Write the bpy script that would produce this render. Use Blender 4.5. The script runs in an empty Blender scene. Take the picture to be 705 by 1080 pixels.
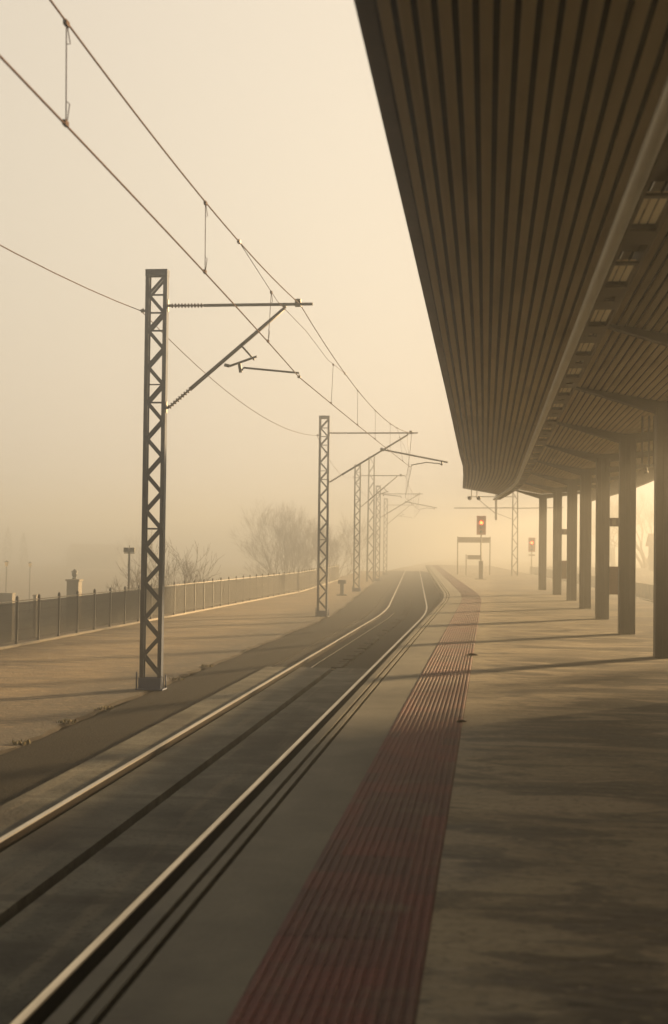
import bpy, math, random
from mathutils import Vector, Matrix
R = math.radians
random.seed(7)
S = bpy.context.scene
COL = S.collection

# ------------------------------------------------------------------ camera
cam = bpy.data.cameras.new('camera'); camo = bpy.data.objects.new('camera', cam); COL.objects.link(camo)
cam.sensor_fit = 'VERTICAL'; cam.sensor_height = 36; cam.sensor_width = 24; cam.lens = 48.33
cam.clip_start = .05; cam.clip_end = 3000
camo.matrix_world = (Matrix.Translation((0, 0, 2.27)) @ Matrix.Rotation(R(6.4888), 4, 'Z')
                     @ Matrix.Rotation(R(91.5007), 4, 'X') @ Matrix.Rotation(R(.7), 4, 'Z'))
cam.dof.use_dof = True; cam.dof.focus_distance = 27; cam.dof.aperture_fstop = 2.2
S.camera = camo

# ------------------------------------------------------------------ sky, sun, exposure
SKY_CREAM = (4.3, 3.66, 2.86)           # high fog lit through: a pale cream overcast
SUN_EL, SUN_AZ = 11.0, 41.0            # azimuth from +Y (down the track) towards +X
w = bpy.data.worlds.new('World'); S.world = w; w.use_nodes = True
nt = w.node_tree; bg = nt.nodes['Background']; bg.inputs['Strength'].default_value = .05
sky = nt.nodes.new('ShaderNodeTexSky'); sky.sky_type = 'NISHITA'; sky.sun_disc = False
sky.sun_elevation = R(SUN_EL); sky.sun_rotation = R(SUN_AZ); sky.dust_density = 8; sky.air_density = 1.5; sky.ozone_density = .5
mx = nt.nodes.new('ShaderNodeMix'); mx.data_type = 'RGBA'; mx.inputs[0].default_value = .86
sd = Vector((math.sin(R(SUN_AZ)) * math.cos(R(SUN_EL)), math.cos(R(SUN_AZ)) * math.cos(R(SUN_EL)), math.sin(R(SUN_EL))))
tcw = nt.nodes.new('ShaderNodeTexCoord'); dt_ = nt.nodes.new('ShaderNodeVectorMath'); dt_.operation = 'DOT_PRODUCT'; dt_.inputs[1].default_value = sd
nt.links.new(tcw.outputs['Generated'], dt_.inputs[0])
mr = nt.nodes.new('ShaderNodeMapRange'); mr.inputs[1].default_value = -.6; mr.inputs[2].default_value = .9; mr.inputs[3].default_value = .22; mr.inputs[4].default_value = 1.17
nt.links.new(dt_.outputs['Value'], mr.inputs[0])       # the overcast is brightest towards the hidden sun
sc = nt.nodes.new('ShaderNodeVectorMath'); sc.operation = 'SCALE'; sc.inputs[0].default_value = SKY_CREAM; nt.links.new(mr.outputs[0], sc.inputs['Scale'])
nt.links.new(sky.outputs[0], mx.inputs[6]); nt.links.new(sc.outputs[0], mx.inputs[7]); nt.links.new(mx.outputs[2], bg.inputs['Color'])
sun = bpy.data.lights.new('sun', 'SUN'); sun.energy = 5; sun.angle = R(3.2); sun.color = (1, .67, .33)
so = bpy.data.objects.new('sun', sun); COL.objects.link(so)
so.rotation_euler = sd.to_track_quat('Z', 'Y').to_euler(); so.location = sd * 200
S.view_settings.view_transform = 'Standard'; S.view_settings.look = 'None'
S.view_settings.exposure = 2.1; S.view_settings.gamma = 1; S.view_settings.use_curve_mapping = False
cy = S.cycles
cy.max_bounces = 7; cy.diffuse_bounces = 4; cy.glossy_bounces = 3; cy.volume_bounces = 3; cy.transparent_max_bounces = 8
cy.use_denoising = True; cy.caustics_reflective = False; cy.caustics_refractive = False
cy.sample_clamp_indirect = .11

HAZE_DENSITY = .0096

# ------------------------------------------------------------------ materials
def mat(name, c1, c2=None, scale=3, rough=.7, rough2=None, bump=0, bscale=None, stretch=(1, 1, 1), metal=0, detail=6, dist=0, spec=.5):
    m = bpy.data.materials.new(name); m.use_nodes = True
    t = m.node_tree; b = t.nodes['Principled BSDF']
    b.inputs['Base Color'].default_value = (*c1, 1); b.inputs['Roughness'].default_value = rough
    b.inputs['Metallic'].default_value = metal; b.inputs['Specular IOR Level'].default_value = spec
    tc = t.nodes.new('ShaderNodeTexCoord'); mp = t.nodes.new('ShaderNodeMapping'); mp.inputs['Scale'].default_value = stretch
    t.links.new(tc.outputs['Object'], mp.inputs[0])
    n = t.nodes.new('ShaderNodeTexNoise'); n.inputs['Scale'].default_value = scale; n.inputs['Detail'].default_value = detail
    n.inputs['Distortion'].default_value = dist; n.inputs['Roughness'].default_value = .62
    t.links.new(mp.outputs[0], n.inputs['Vector'])
    if c2 is not None:
        r = t.nodes.new('ShaderNodeValToRGB'); r.color_ramp.elements[0].position = .34; r.color_ramp.elements[1].position = .66
        r.color_ramp.elements[0].color = (*c1, 1); r.color_ramp.elements[1].color = (*c2, 1)
        t.links.new(n.outputs[0], r.inputs[0]); t.links.new(r.outputs[0], b.inputs['Base Color'])
    if rough2 is not None:
        q = t.nodes.new('ShaderNodeMapRange'); q.inputs[1].default_value = .35; q.inputs[2].default_value = .65
        q.inputs[3].default_value = rough; q.inputs[4].default_value = rough2
        t.links.new(n.outputs[0], q.inputs[0]); t.links.new(q.outputs[0], b.inputs['Roughness'])
    if bump:
        n2 = t.nodes.new('ShaderNodeTexNoise'); n2.inputs['Scale'].default_value = bscale or scale * 6; n2.inputs['Detail'].default_value = 5
        t.links.new(mp.outputs[0], n2.inputs['Vector'])
        bp = t.nodes.new('ShaderNodeBump'); bp.inputs['Strength'].default_value = bump; bp.inputs['Distance'].default_value = .02
        t.links.new(n2.outputs[0], bp.inputs['Height']); t.links.new(bp.outputs[0], b.inputs['Normal'])
    return m

def overlay(m, color, scale, lo, hi, amount=1, stretch=(1, 1, 1), kind='noise', seed=0, detail=5, dist=0):
    """mix a stain / joint / shade colour over whatever feeds Base Color, masked by a texture between lo and hi"""
    t = m.node_tree; b = t.nodes['Principled BSDF']
    tc = t.nodes.new('ShaderNodeTexCoord'); mp = t.nodes.new('ShaderNodeMapping'); mp.inputs['Scale'].default_value = stretch
    mp.inputs['Location'].default_value = (seed * 13.1, seed * 7.7, 0); t.links.new(tc.outputs['Object'], mp.inputs[0])
    if kind == 'noise':
        n = t.nodes.new('ShaderNodeTexNoise'); n.inputs['Scale'].default_value = scale; n.inputs['Detail'].default_value = detail; n.inputs['Distortion'].default_value = dist
        t.links.new(mp.outputs[0], n.inputs['Vector']); out = n.outputs[0]
    elif kind == 'crack':
        nd = t.nodes.new('ShaderNodeTexNoise'); nd.inputs['Scale'].default_value = scale * 3; t.links.new(mp.outputs[0], nd.inputs['Vector'])
        ad = t.nodes.new('ShaderNodeMix'); ad.data_type = 'RGBA'; ad.blend_type = 'LINEAR_LIGHT'; ad.inputs[0].default_value = .25
        t.links.new(mp.outputs[0], ad.inputs[6]); t.links.new(nd.outputs['Color'], ad.inputs[7])
        n = t.nodes.new('ShaderNodeTexVoronoi'); n.feature = 'DISTANCE_TO_EDGE'; n.inputs['Scale'].default_value = scale
        t.links.new(ad.outputs[2], n.inputs['Vector']); out = n.outputs['Distance']
    elif kind == 'xband':        # a band along the track: object X plus noise
        s = t.nodes.new('ShaderNodeSeparateXYZ'); t.links.new(tc.outputs['Object'], s.inputs[0])
        nd = t.nodes.new('ShaderNodeTexNoise'); nd.inputs['Scale'].default_value = scale; nd.inputs['Detail'].default_value = detail; t.links.new(mp.outputs[0], nd.inputs['Vector'])
        a = t.nodes.new('ShaderNodeMath'); a.operation = 'MULTIPLY_ADD'; a.inputs[1].default_value = 2.0; t.links.new(nd.outputs[0], a.inputs[0]); t.links.new(s.outputs[0], a.inputs[2]); out = a.outputs[0]
    elif kind == 'tile':         # each paving tile a little different
        s = t.nodes.new('ShaderNodeVectorMath'); s.operation = 'MULTIPLY'; s.inputs[1].default_value = (scale, scale, 0); t.links.new(mp.outputs[0], s.inputs[0])
        f = t.nodes.new('ShaderNodeVectorMath'); f.operation = 'FLOOR'; t.links.new(s.outputs[0], f.inputs[0])
        n = t.nodes.new('ShaderNodeTexWhiteNoise'); t.links.new(f.outputs[0], n.inputs['Vector']); out = n.outputs['Value']
    elif kind == 'joint':        # lines across the platform, one every 1/scale metres
        s = t.nodes.new('ShaderNodeSeparateXYZ'); t.links.new(mp.outputs[0], s.inputs[0])
        a = t.nodes.new('ShaderNodeMath'); a.operation = 'MULTIPLY'; a.inputs[1].default_value = scale; t.links.new(s.outputs[1], a.inputs[0])
        f = t.nodes.new('ShaderNodeMath'); f.operation = 'FRACT'; t.links.new(a.outputs[0], f.inputs[0]); out = f.outputs[0]
    r = t.nodes.new('ShaderNodeMapRange'); r.inputs[1].default_value = lo; r.inputs[2].default_value = hi; r.inputs[3].default_value = amount if kind == 'crack' else 0; r.inputs[4].default_value = 0 if kind == 'crack' else amount
    t.links.new(out, r.inputs[0])
    k = t.nodes.new('ShaderNodeMix'); k.data_type = 'RGBA'; t.links.new(r.outputs[0], k.inputs[0])
    src = b.inputs['Base Color'].links
    if src: t.links.new(src[0].from_socket, k.inputs[6])
    else: k.inputs[6].default_value = b.inputs['Base Color'].default_value
    k.inputs[7].default_value = (*color, 1); t.links.new(k.outputs[2], b.inputs['Base Color'])
    return m

M = {}
M['earth'] = mat('earth', (.10, .075, .045), (.16, .12, .07), .4, .95, bump=.5, bscale=6)
M['yard'] = overlay(overlay(mat('yard_gravel', (.115, .075, .033), (.225, .155, .072), .55, .9, bump=.9, bscale=18, detail=9), (.10, .075, .04), 1.3, .5, .72, .7, (.5, 1.5, 1), seed=2),
                    (.30, .22, .12), 2.2, .62, .7, .5, seed=4)
overlay(M['yard'], (.035, .028, .017), .8, -6.9, -5.1, .9, kind='xband', seed=7)  # soft shade edge along the track, painted into the gravel colour
M['ballast'] = overlay(mat('ballast', (.020, .017, .013), (.042, .035, .026), 9, .95, bump=1, bscale=22, detail=8, spec=.1), (.022, .018, .014), .7, .45, .7, .7, seed=3)
M['dust'] = overlay(mat('dark_asphalt', (.014, .012, .008), (.024, .02, .014), 5, .95, bump=.8, bscale=30, spec=.1), (.034, .028, .019), 1.1, .58, .75, .6, seed=6)
M['slab'] = overlay(overlay(overlay(mat('track_slab', (.038, .037, .029), (.132, .126, .098), 1.4, .85, bump=.5, bscale=25, detail=9, spec=.2), (.026, .022, .017), .9, .52, .7, .8, (1, .6, 1), seed=5),
                    (.05, .042, .032), .33, .985, 1, .8, kind='joint'), (.04, .033, .026), 1.7, .0, .012, .5, kind='crack')
overlay(M['slab'], (.16, .14, .10), 1.0, .56, .68, .55, (5, .22, 1), seed=51, detail=6)
overlay(M['slab'], (.022, .018, .013), 24, .55, .68, .6, seed=52, detail=3)
overlay(M['slab'], (.035, .03, .022), 1.0, .55, .62, .6, (.4, 2.2, 1), seed=53, detail=7)
M['pit'] = mat('drain_dark', (.022, .018, .013), (.04, .032, .024), 6, .9, spec=.1)
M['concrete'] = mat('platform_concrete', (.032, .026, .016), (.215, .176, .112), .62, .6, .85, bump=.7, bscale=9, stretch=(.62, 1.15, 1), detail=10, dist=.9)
_r = [n for n in M['concrete'].node_tree.nodes if n.type == 'VALTORGB'][0]
_r.color_ramp.elements[0].position = .42; _r.color_ramp.elements[1].position = .60
e_ = _r.color_ramp.elements.new(.49); e_.color = (.095, .077, .048, 1); e_ = _r.color_ramp.elements.new(.505); e_.color = (.125, .101, .063, 1)
overlay(M['concrete'], (.05, .038, .022), 1.0, .50, .64, .75, (.34, 2.4, 1), seed=31, detail=8, dist=.5)
overlay(M['concrete'], (.31, .25, .165), 1.0, .57, .63, .6, (.5, 1.5, 1), seed=37, detail=7, dist=1.2)
overlay(M['concrete'], (.06, .05, .034), 3.2, .60, .70, .75, seed=12, detail=7)
overlay(M['concrete'], (.05, .04, .026), .30, .0, .003, .22, kind='crack')
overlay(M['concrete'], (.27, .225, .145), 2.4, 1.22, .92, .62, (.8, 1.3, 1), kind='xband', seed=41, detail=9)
overlay(M['concrete'], (.03, .024, .015), 1.5, .56, .62, .6, (.6, 1.2, 1), seed=43, detail=9, dist=1.5)
overlay(M['yard'], (.06, .042, .02), 1.0, .50, .62, .7, (.3, 1.6, 1), seed=33, detail=5, dist=.4)
overlay(M['concrete'], (.022, .017, .01), 26, .54, .66, .55, (.7, 1.2, 1), seed=61, detail=4)
overlay(M['concrete'], (.30, .25, .16), 19, .60, .68, .45, (.7, 1.2, 1), seed=62, detail=4)
overlay(M['yard'], (.30, .22, .12), 9, .58, .68, .55, (.5, 1.3, 1), seed=63, detail=5)
overlay(M['yard'], (.03, .02, .01), 7, .56, .66, .6, (.5, 1.3, 1), seed=64, detail=5)
M['coping'] = overlay(overlay(mat('coping_concrete', (.082, .076, .055), (.13, .12, .087), 1.6, .8, bump=.3, bscale=30, detail=9), (.045, .042, .03), 1.1, .52, .72, .7, (1.4, .5, 1), seed=9),
                (.10, .09, .07), .5, .988, 1, .8, kind='joint')
M['kerb'] = mat('pale_kerb', (.24, .205, .15), (.34, .29, .21), 4, .8, bump=.4)
M['red'] = overlay(overlay(mat('red_paving', (.078, .011, .008), (.12, .018, .012), 1.8, .75, bump=.4, bscale=40, detail=8), (.05, .018, .011), 1.0, .5, .7, .7, (1, .5, 1), seed=3),
                (.02, .008, .006), 2.5, .95, .97, .8, kind='joint')
overlay(M['red'], (.026, .007, .005), 12.5, .78, .86, .5, kind='joint')
overlay(M['red'], (.034, .010, .008), 2.5, .35, 1, .75, kind='tile')
overlay(M['red'], (.10, .075, .05), 2.6, .58, .72, .6, seed=23, detail=8)
M['rail_side'] = mat('rusty_rail', (.010, .007, .005), (.018, .012, .008), 8, .9, bump=.3, spec=.08)
M['rail_top'] = mat('worn_rail', (.55, .46, .32), (.42, .35, .24), 2, .28, .42, metal=1, stretch=(8, .4, 1))
M['mast'] = overlay(mat('mast_paint', (.011, .026, .06), (.018, .035, .074), 3, .7, bump=.15, spec=.15), (.04, .027, .018), 5, .58, .75, .5, seed=2)
M['blue'] = mat('blue_foot', (.018, .045, .12), (.03, .06, .14), 5, .65, bump=.2)
M['tube'] = mat('cantilever_steel', (.05, .048, .042), (.075, .07, .06), 6, .5, metal=.3)
M['insul'] = mat('insulator', (.075, .045, .03), (.10, .06, .04), 8, .35)
M['copper'] = mat('copper_wire', (.040, .019, .011), (.06, .03, .018), 2, .8, spec=.05)
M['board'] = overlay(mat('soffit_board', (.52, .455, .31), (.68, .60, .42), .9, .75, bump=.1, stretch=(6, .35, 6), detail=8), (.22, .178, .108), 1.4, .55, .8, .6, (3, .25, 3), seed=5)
M['board_darker'] = overlay(mat('soffit_board_darker', (.42, .365, .25), (.54, .47, .325), .9, .75, bump=.1, stretch=(6, .35, 6), detail=8), (.17, .14, .086), 1.4, .55, .8, .6, (3, .25, 3), seed=6)  # darker board tone for the far stretch of the left wing
M['roof'] = mat('roof_dark', (.016, .012, .008), (.024, .018, .012), 2, .85)
M['fascia'] = mat('fascia_brown', (.085, .055, .035), (.12, .08, .05), 2, .7, bump=.2)
M['column'] = overlay(mat('column_paint', (.03, .024, .014), (.044, .035, .021), 2.5, .6, bump=.25, bscale=14), (.022, .017, .01), 1.5, .55, .78, .7, (3, 3, .5), seed=4)
M['trough'] = overlay(mat('trough_metal', (.14, .12, .085), (.18, .155, .11), 2, .6, bump=.1), (.08, .068, .048), 1.6, .55, .75, .7, seed=4)
M['pipe'] = mat('pipe_grey', (.6, .62, .58), (.7, .72, .66), 1.5, .42, metal=.2)
M['louvre'] = mat('louvre_pale', (.5, .42, .28), (.6, .5, .34), 3, .5)
_l = M['louvre'].node_tree; _tr = _l.nodes.new('ShaderNodeBsdfTranslucent'); _tr.inputs[0].default_value = (.92, .80, .58, 1)   # milky skylight strips
_l.links.new(_tr.outputs[0], [n for n in _l.nodes if n.type == 'OUTPUT_MATERIAL'][0].inputs['Surface'])
M['fence'] = mat('fence_steel', (.085, .082, .066), (.12, .112, .09), 4, .6)
M['fpale'] = mat('fence_rail_pale', (.28, .24, .17), (.38, .32, .23), 3, .6)
M['signal'] = mat('signal_hood', (.42, .11, .045), (.5, .14, .06), 4, .6)
M['grey'] = mat('painted_grey', (.14, .125, .10), (.18, .16, .125), 3, .6)
M['sign'] = mat('sign_board', (.18, .145, .095), (.22, .18, .12), 2, .6)
M['orange'] = overlay(mat('cabinet_brown', (.16, .075, .028), (.20, .095, .035), 2.5, .6), (.11, .05, .02), 3, .55, .75, .6)
M['bark'] = mat('bark', (.075, .055, .035), (.11, .08, .05), 8, .9, bump=.5)
M['frost'] = mat('frosted_bark', (.16, .13, .09), (.24, .2, .14), 8, .9, bump=.5)
M['wall'] = mat('plaster', (.20, .175, .135), (.26, .225, .17), 1.2, .85, bump=.2)
M['roof_tile'] = mat('tiles', (.16, .09, .05), (.22, .12, .07), 5, .85, bump=.5)
M['glass'] = mat('window_glass', (.03, .035, .035), (.04, .045, .045), 2, .12)
M['weed'] = mat('dry_weed', (.11, .10, .04), (.18, .14, .06), 12, .9)
M['leaf'] = mat('dead_leaf', (.06, .04, .02), (.10, .065, .03), 20, .85)
M['evergreen'] = mat('evergreen', (.035, .045, .02), (.06, .07, .03), 6, .9)
def emit(name, c, s):
    m = bpy.data.materials.new(name); m.use_nodes = True; b = m.node_tree.nodes['Principled BSDF']
    b.inputs['Base Color'].default_value = (.1, .02, .01, 1); b.inputs['Emission Color'].default_value = (*c, 1); b.inputs['Emission Strength'].default_value = s
    return m
M['lamp_red'] = emit('red_lamp_lens', (1, .05, .01), 7)

# ------------------------------------------------------------------ helpers
def shift(D):                                   # the line bends to the left about 50 m out
    if D < 44: return 0.0
    if D < 56: return -.00225 * (D - 44) ** 2
    return -(.324 + .054 * (D - 56))
_tab = [(-20, 0), (5, 0), (12, -.03), (25, -.10), (39, -.20), (44, -.21), (52, -.34), (60, -.52), (70, -.9)]
def shift_c(D):                                 # the roof edge drifts a little earlier
    for (a, b), (c, d) in zip(_tab, _tab[1:]):
        if a <= D <= c: return b + (d - b) * (D - a) / (c - a)
    return 0
def stations(d0, d1, step=3):
    out = [d0]; x = d0
    while x < d1 - 1e-6:
        st = step if x < 42 or x > 64 else 1.0
        x = min(d1, x + st); out.append(x)
    return out

class MB:
    def __init__(s): s.v = []; s.f = []; s.mi = []; s.sm = []
    def add(s, vs, fs, mi=0, smooth=False):
        o = len(s.v); s.v += [tuple(p) for p in vs]; s.f += [tuple(i + o for i in f) for f in fs]
        s.mi += [mi] * len(fs); s.sm += [smooth] * len(fs); return s
    def box(s, x0, x1, y0, y1, z0, z1, mi=0):
        vs = [(x, y, z) for z in (z0, z1) for y in (y0, y1) for x in (x0, x1)]
        return s.add(vs, [(0, 2, 3, 1), (4, 5, 7, 6), (0, 1, 5, 4), (2, 6, 7, 3), (0, 4, 6, 2), (1, 3, 7, 5)], mi)
    def bar(s, a, b, w, h, up=(0, 0, 1), mi=0):
        a = Vector(a); b = Vector(b); d = (b - a).normalized(); u = Vector(up)
        if abs(d.dot(u)) > .98: u = Vector((0, 1, 0))
        r = d.cross(u).normalized(); u = r.cross(d)
        vs = [p + r * (i * w / 2) + u * (j * h / 2) for p in (a, b) for i, j in ((-1, -1), (1, -1), (1, 1), (-1, 1))]
        return s.add(vs, [(3, 2, 1, 0), (4, 5, 6, 7), (0, 1, 5, 4), (1, 2, 6, 5), (2, 3, 7, 6), (3, 0, 4, 7)], mi)
    def path(s, pts, rad, n=8, mi=0, caps=True):
        pts = [Vector(p) for p in pts]; rads = rad if isinstance(rad, (list, tuple)) else [rad] * len(pts)
        vs = []; prev = None
        for i, p in enumerate(pts):
            d = (pts[min(i + 1, len(pts) - 1)] - pts[max(i - 1, 0)])
            d = d.normalized() if d.length > 1e-9 else Vector((0, 0, 1))
            u = prev if prev is not None and abs(prev.dot(d)) < .95 else (Vector((0, 0, 1)) if abs(d.z) < .9 else Vector((0, 1, 0)))
            r = d.cross(u).normalized(); u = r.cross(d).normalized(); prev = u
            for k in range(n):
                t = 2 * math.pi * k / n; vs.append(p + (r * math.cos(t) + u * math.sin(t)) * rads[i])
        fs = [(i * n + k, i * n + (k + 1) % n, (i + 1) * n + (k + 1) % n, (i + 1) * n + k) for i in range(len(pts) - 1) for k in range(n)]
        if caps: fs += [tuple(range(n - 1, -1, -1)), tuple(range((len(pts) - 1) * n, len(pts) * n))]
        return s.add(vs, fs, mi, True)
    def sweep(s, prof, ds, sh=shift, mi=0, closed=True, mis=None, caps=True):
        n = len(prof); vs = [(x + sh(D), D, z) for D in ds for x, z in prof]
        segs = range(n if closed else n - 1)
        for k in segs:
            fs = [(i * n + k, i * n + (k + 1) % n, (i + 1) * n + (k + 1) % n, (i + 1) * n + k) for i in range(len(ds) - 1)]
            o = len(s.v) if k == 0 else o
            if k == 0: s.v += vs
            s.f += [tuple(j + o for j in f) for f in fs]; m_ = mis[k] if mis else mi
            s.mi += [m_] * len(fs); s.sm += [False] * len(fs)
        if closed and caps:
            s.f += [tuple(o + j for j in range(n)), tuple(o + (len(ds) - 1) * n + j for j in range(n - 1, -1, -1))]
            s.mi += [mi] * 2; s.sm += [False] * 2
        return s
    def build(s, name, mats, parent=None, loc=None):
        me = bpy.data.meshes.new(name); me.from_pydata(s.v, [], s.f); me.update()
        for m in (mats if isinstance(mats, (list, tuple)) else [mats]): me.materials.append(m)
        me.polygons.foreach_set('material_index', s.mi); me.polygons.foreach_set('use_smooth', s.sm)
        import bmesh
        bm = bmesh.new(); bm.from_mesh(me); bmesh.ops.recalc_face_normals(bm, faces=bm.faces); bm.to_mesh(me); bm.free()
        o = bpy.data.objects.new(name, me); COL.objects.link(o)
        if parent: o.parent = parent
        if loc: o.location = loc
        return o
def tag(o, label, cat, group=None):
    o['label'] = label; o['category'] = cat
    if group: o['group'] = group
    return o
def thing(name, label, cat, loc=(0, 0, 0), rz=0, group=None):
    o = bpy.data.objects.new(name, None); COL.objects.link(o); o.location = loc; o.rotation_euler = (0, 0, rz); o.empty_display_size = .2
    return tag(o, label, cat, group)
def struct(o, kind='structure'): o['kind'] = kind; return o
def dup(root, loc=None, rz=None, label=None):
    def cp(o, par):
        c = o.copy(); COL.objects.link(c); c.parent = par
        for ch in list(o.children): cp(ch, c)
        return c
    r = cp(root, None)
    if loc is not None: r.location = loc
    if rz is not None: r.rotation_euler = (0, 0, rz)
    if label: r['label'] = label
    return r

# ------------------------------------------------------------------ ground
def gz(x):
    if x > -12.3: return -.36
    if x > -19: return -.36 - 3.1 * (-12.3 - x) / 6.7
    return -3.46
def fx(D): return -11.19 + .0203 * (D - 27) + (.7 * (shift(D) - shift(74)) - .0203 * (D - 74) if D > 74 else 0)      # line of the fence
xs = [-380, -120, -60, -35, -26] + [-19 + .67 * i for i in range(11)] + [-11, -6, 0, 6, 12, 30, 80, 380]
ys = [-120, -40, 0, 20, 40, 60, 80, 100, 130, 170, 230, 300, 390]
rg = random.Random(3)
b = MB()
vs = [(x, y, gz(x) + (rg.uniform(-.15, .15) if x < -12.5 else 0)) for y in ys for x in xs]
nx = len(xs)
b.add(vs, [(j * nx + i, j * nx + i + 1, (j + 1) * nx + i + 1, (j + 1) * nx + i) for j in range(len(ys) - 1) for i in range(nx - 1)])
struct(b.build('ground', M['earth']))

DS = stations(-16, 150)
# yard to the left of the tracks: a low gravelled terrace with a ragged broken edge
b = MB(); re = random.Random(5); ed = []
D = -16.0
while D < 150: ed.append(D); D += .35 if 8 < D < 60 else 2
ex = [-5.70 + shift(D) + re.uniform(-.05, .05) + .05 * math.sin(D * .9) for D in ed]
n = len(ed)
vs = [(fx(D) - .7, D, -.15) for D in ed] + [(x, D, -.15) for x, D in zip(ex, ed)] + [(x + .05, D, -.19) for x, D in zip(ex, ed)]
b.add(vs, [(i, n + i, n + i + 1, i + 1) for i in range(n - 1)])
b.add(vs, [(n + i, 2 * n + i, 2 * n + i + 1, n + i + 1) for i in range(n - 1)], 1)
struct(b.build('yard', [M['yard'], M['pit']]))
struct(MB().sweep([(-5.78, -.23), (-5.60, -.23), (-5.57, -.165), (-4.29, -.10), (-4.29, -.34), (-5.85, -.34)], DS).build('track_verge', M['dust']))
# slab track near the camera, ballast beyond
b = MB(); d1 = stations(-16, 26.5)
for p, q in ((-4.285, -3.80), (-3.635, -3.03), (-2.925, -2.295), (-2.13, -1.93)): b.sweep([(p, -.05), (q, -.05), (q, -.30), (p, -.30)], d1)
struct(b.build('track_slab', M['slab']))
struct(MB().sweep([(-3.9, -.158), (-1.95, -.158)], d1, closed=False).build('drain_channel', M['pit']))
b = MB(); d2 = stations(26.5, 150, 2)
b.sweep([(-4.4, -.20), (-4.25, -.10), (-3.8, -.085), (-3.6, -.105), (-2.965, -.12), (-2.3, -.105), (-2.1, -.085), (-1.9, -.12), (-1.25, -.25)], d2, closed=False)
struct(b.build('ballast', M['ballast']))
struct(MB().sweep([(-1.94, -.27), (-1.2, -.27)], d1, closed=False).build('trackside_gravel', M['ballast']))
struct(MB().sweep([(5.5, -.22), (9.6, -.22)], DS, closed=False).build('far_ballast', M['ballast']))

# tracks
def rail_prof(x):
    return [(x - .07, -.155), (x + .07, -.155), (x + .065, -.135), (x + .012, -.115), (x + .012, -.045), (x + .031, -.036), (x + .031, -.006), (x + .024, 0),
            (x - .024, 0), (x - .031, -.006), (x - .031, -.036), (x - .012, -.045), (x - .012, -.115), (x - .065, -.135)]
RM = [1 if k in (6, 7, 8) else 0 for k in range(14)]
def track(cx, label):
    t = thing('railway_track', label, 'railway track', (0, 0, 0))
    for g in (-.753, .753):
        MB().sweep(rail_prof(cx + g), stations(-16, 150, 2), mis=RM).build('rail', [M['rail_side'], M['rail_top']], t)
    return t
t1 = track(-2.965, 'shiny curving track with a dark drain slot, between lattice masts and platform edge')
t2 = track(7.6, 'track on the far right beyond the canopy columns, mostly hidden by the platform')
# ragged cable covers down the middle of the ballasted stretch
cc = thing('cable_cover_run', 'ragged dark run of cable covers down the middle of the curving track', 'cable covers')
rr = random.Random(9); D = 26.8
while D < 62:
    l = rr.uniform(.3, .5); x = -2.965 + shift(D)
    MB().box(x - .10 + rr.uniform(-.02, .02), x + .10 + rr.uniform(-.02, .02), D, D + l, -.14, -.065 + rr.uniform(-.015, .015)).build('cover', M['pit'], cc); D += l + rr.uniform(.08, .2)
b = MB(); b.path([(-2.97, 26.56, -.08), (-3.46, 26.6, -.08)] + [(-3.46 + .004 * (D - 26) + shift(D), D, -.075) for D in range(28, 52, 2)], .014, 6)
tag(b.build('track_cable', M['fpale']), 'thin pale cable turning from the slab end to run beside the left rail', 'cable')

# platform
b = MB()
b.sweep([(-.25, .57), (5.5, .57), (5.5, .35), (5.35, .35), (5.35, -.4), (-1.2, -.4), (-1.2, .35), (-.25, .35)], DS)
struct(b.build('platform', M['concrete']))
b = MB()
b.sweep([(-1.36, .574), (-.915, .574), (-.915, .36), (-1.36, .36)], DS)
b.sweep([(-1.445, .57), (-1.395, .57), (-1.395, .36), (-1.445, .36)], DS)
b.sweep([(-1.57, .556), (-1.48, .566), (-1.48, .36), (-1.57, .36)], DS)
b.sweep([(-1.485, .50), (-1.355, .50)], DS, closed=False, mi=1)
struct(b.build('platform_edge', [M['coping'], M['pit']]))
b = MB(); nr = 15; wd = .66; p = [( -.915, .40), (-.915, .574)]
for k in range(nr):
    x0 = -.912 + wd * (k + .5) / nr; h = .0105
    p += [(x0 - h - .003, .574), (x0 - h, .581), (x0 + h, .581), (x0 + h + .003, .574)]
p += [(-.253, .574), (-.253, .40)]
rt = random.Random(17); D = 2.0
while D < 62:
    dz = rt.uniform(-.0006, .0006); tl = rt.uniform(-.0008, .0008)
    b.sweep([(x, z + dz + tl * (x + .58) / .33) for x, z in p], [D, D + .393] if not 44 < D < 56 else [D, D + .2, D + .393], closed=False); D += .40
b.sweep(p, stations(62, 150, 2), closed=False)
b.sweep([(-.915, .566), (-.25, .566)], stations(-16, 62, 2), closed=False)
struct(b.build('tactile_paving', M['red']))
struct(MB().sweep([(9.7, .55), (40, .55), (40, -.3), (9.7, -.3)], DS).build('far_platform', M['concrete']))

# ------------------------------------------------------------------ platform canopy
can = thing('platform_canopy', 'long platform roof with slatted underside on a row of square brown columns', 'platform canopy')
D0, D1 = -9, 60.3
def zl(x): return 4.97 - .172 * (x + .68)
def zr(x): return 4.99 - .19 * (x - 1.3) if x < 2.73 else 4.718 + .085 * (x - 2.73)
def soffit(ds, x0, x1, zf, sh, m):
    b = MB(); x = x0
    while x + .08 < x1:
        b.sweep([(x, zf(x)), (x + .066, zf(x + .066)), (x + .066, zf(x + .066) + .022), (x, zf(x) + .022)], ds, (lambda D, t=min(1, max(0, (x + .57) / 1.40)): sh(D) * (1 - t) + shift(D) * t)); x += .1
    return b.build('soffit', m, can)
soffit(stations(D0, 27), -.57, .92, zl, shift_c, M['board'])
soffit(stations(27.02, D1), -.57, .92, zl, shift_c, M['board_darker'])
soffit(stations(D0, D1), 1.19, 4.78, zr, shift, M['board'])
ds = stations(D0, D1)
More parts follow.
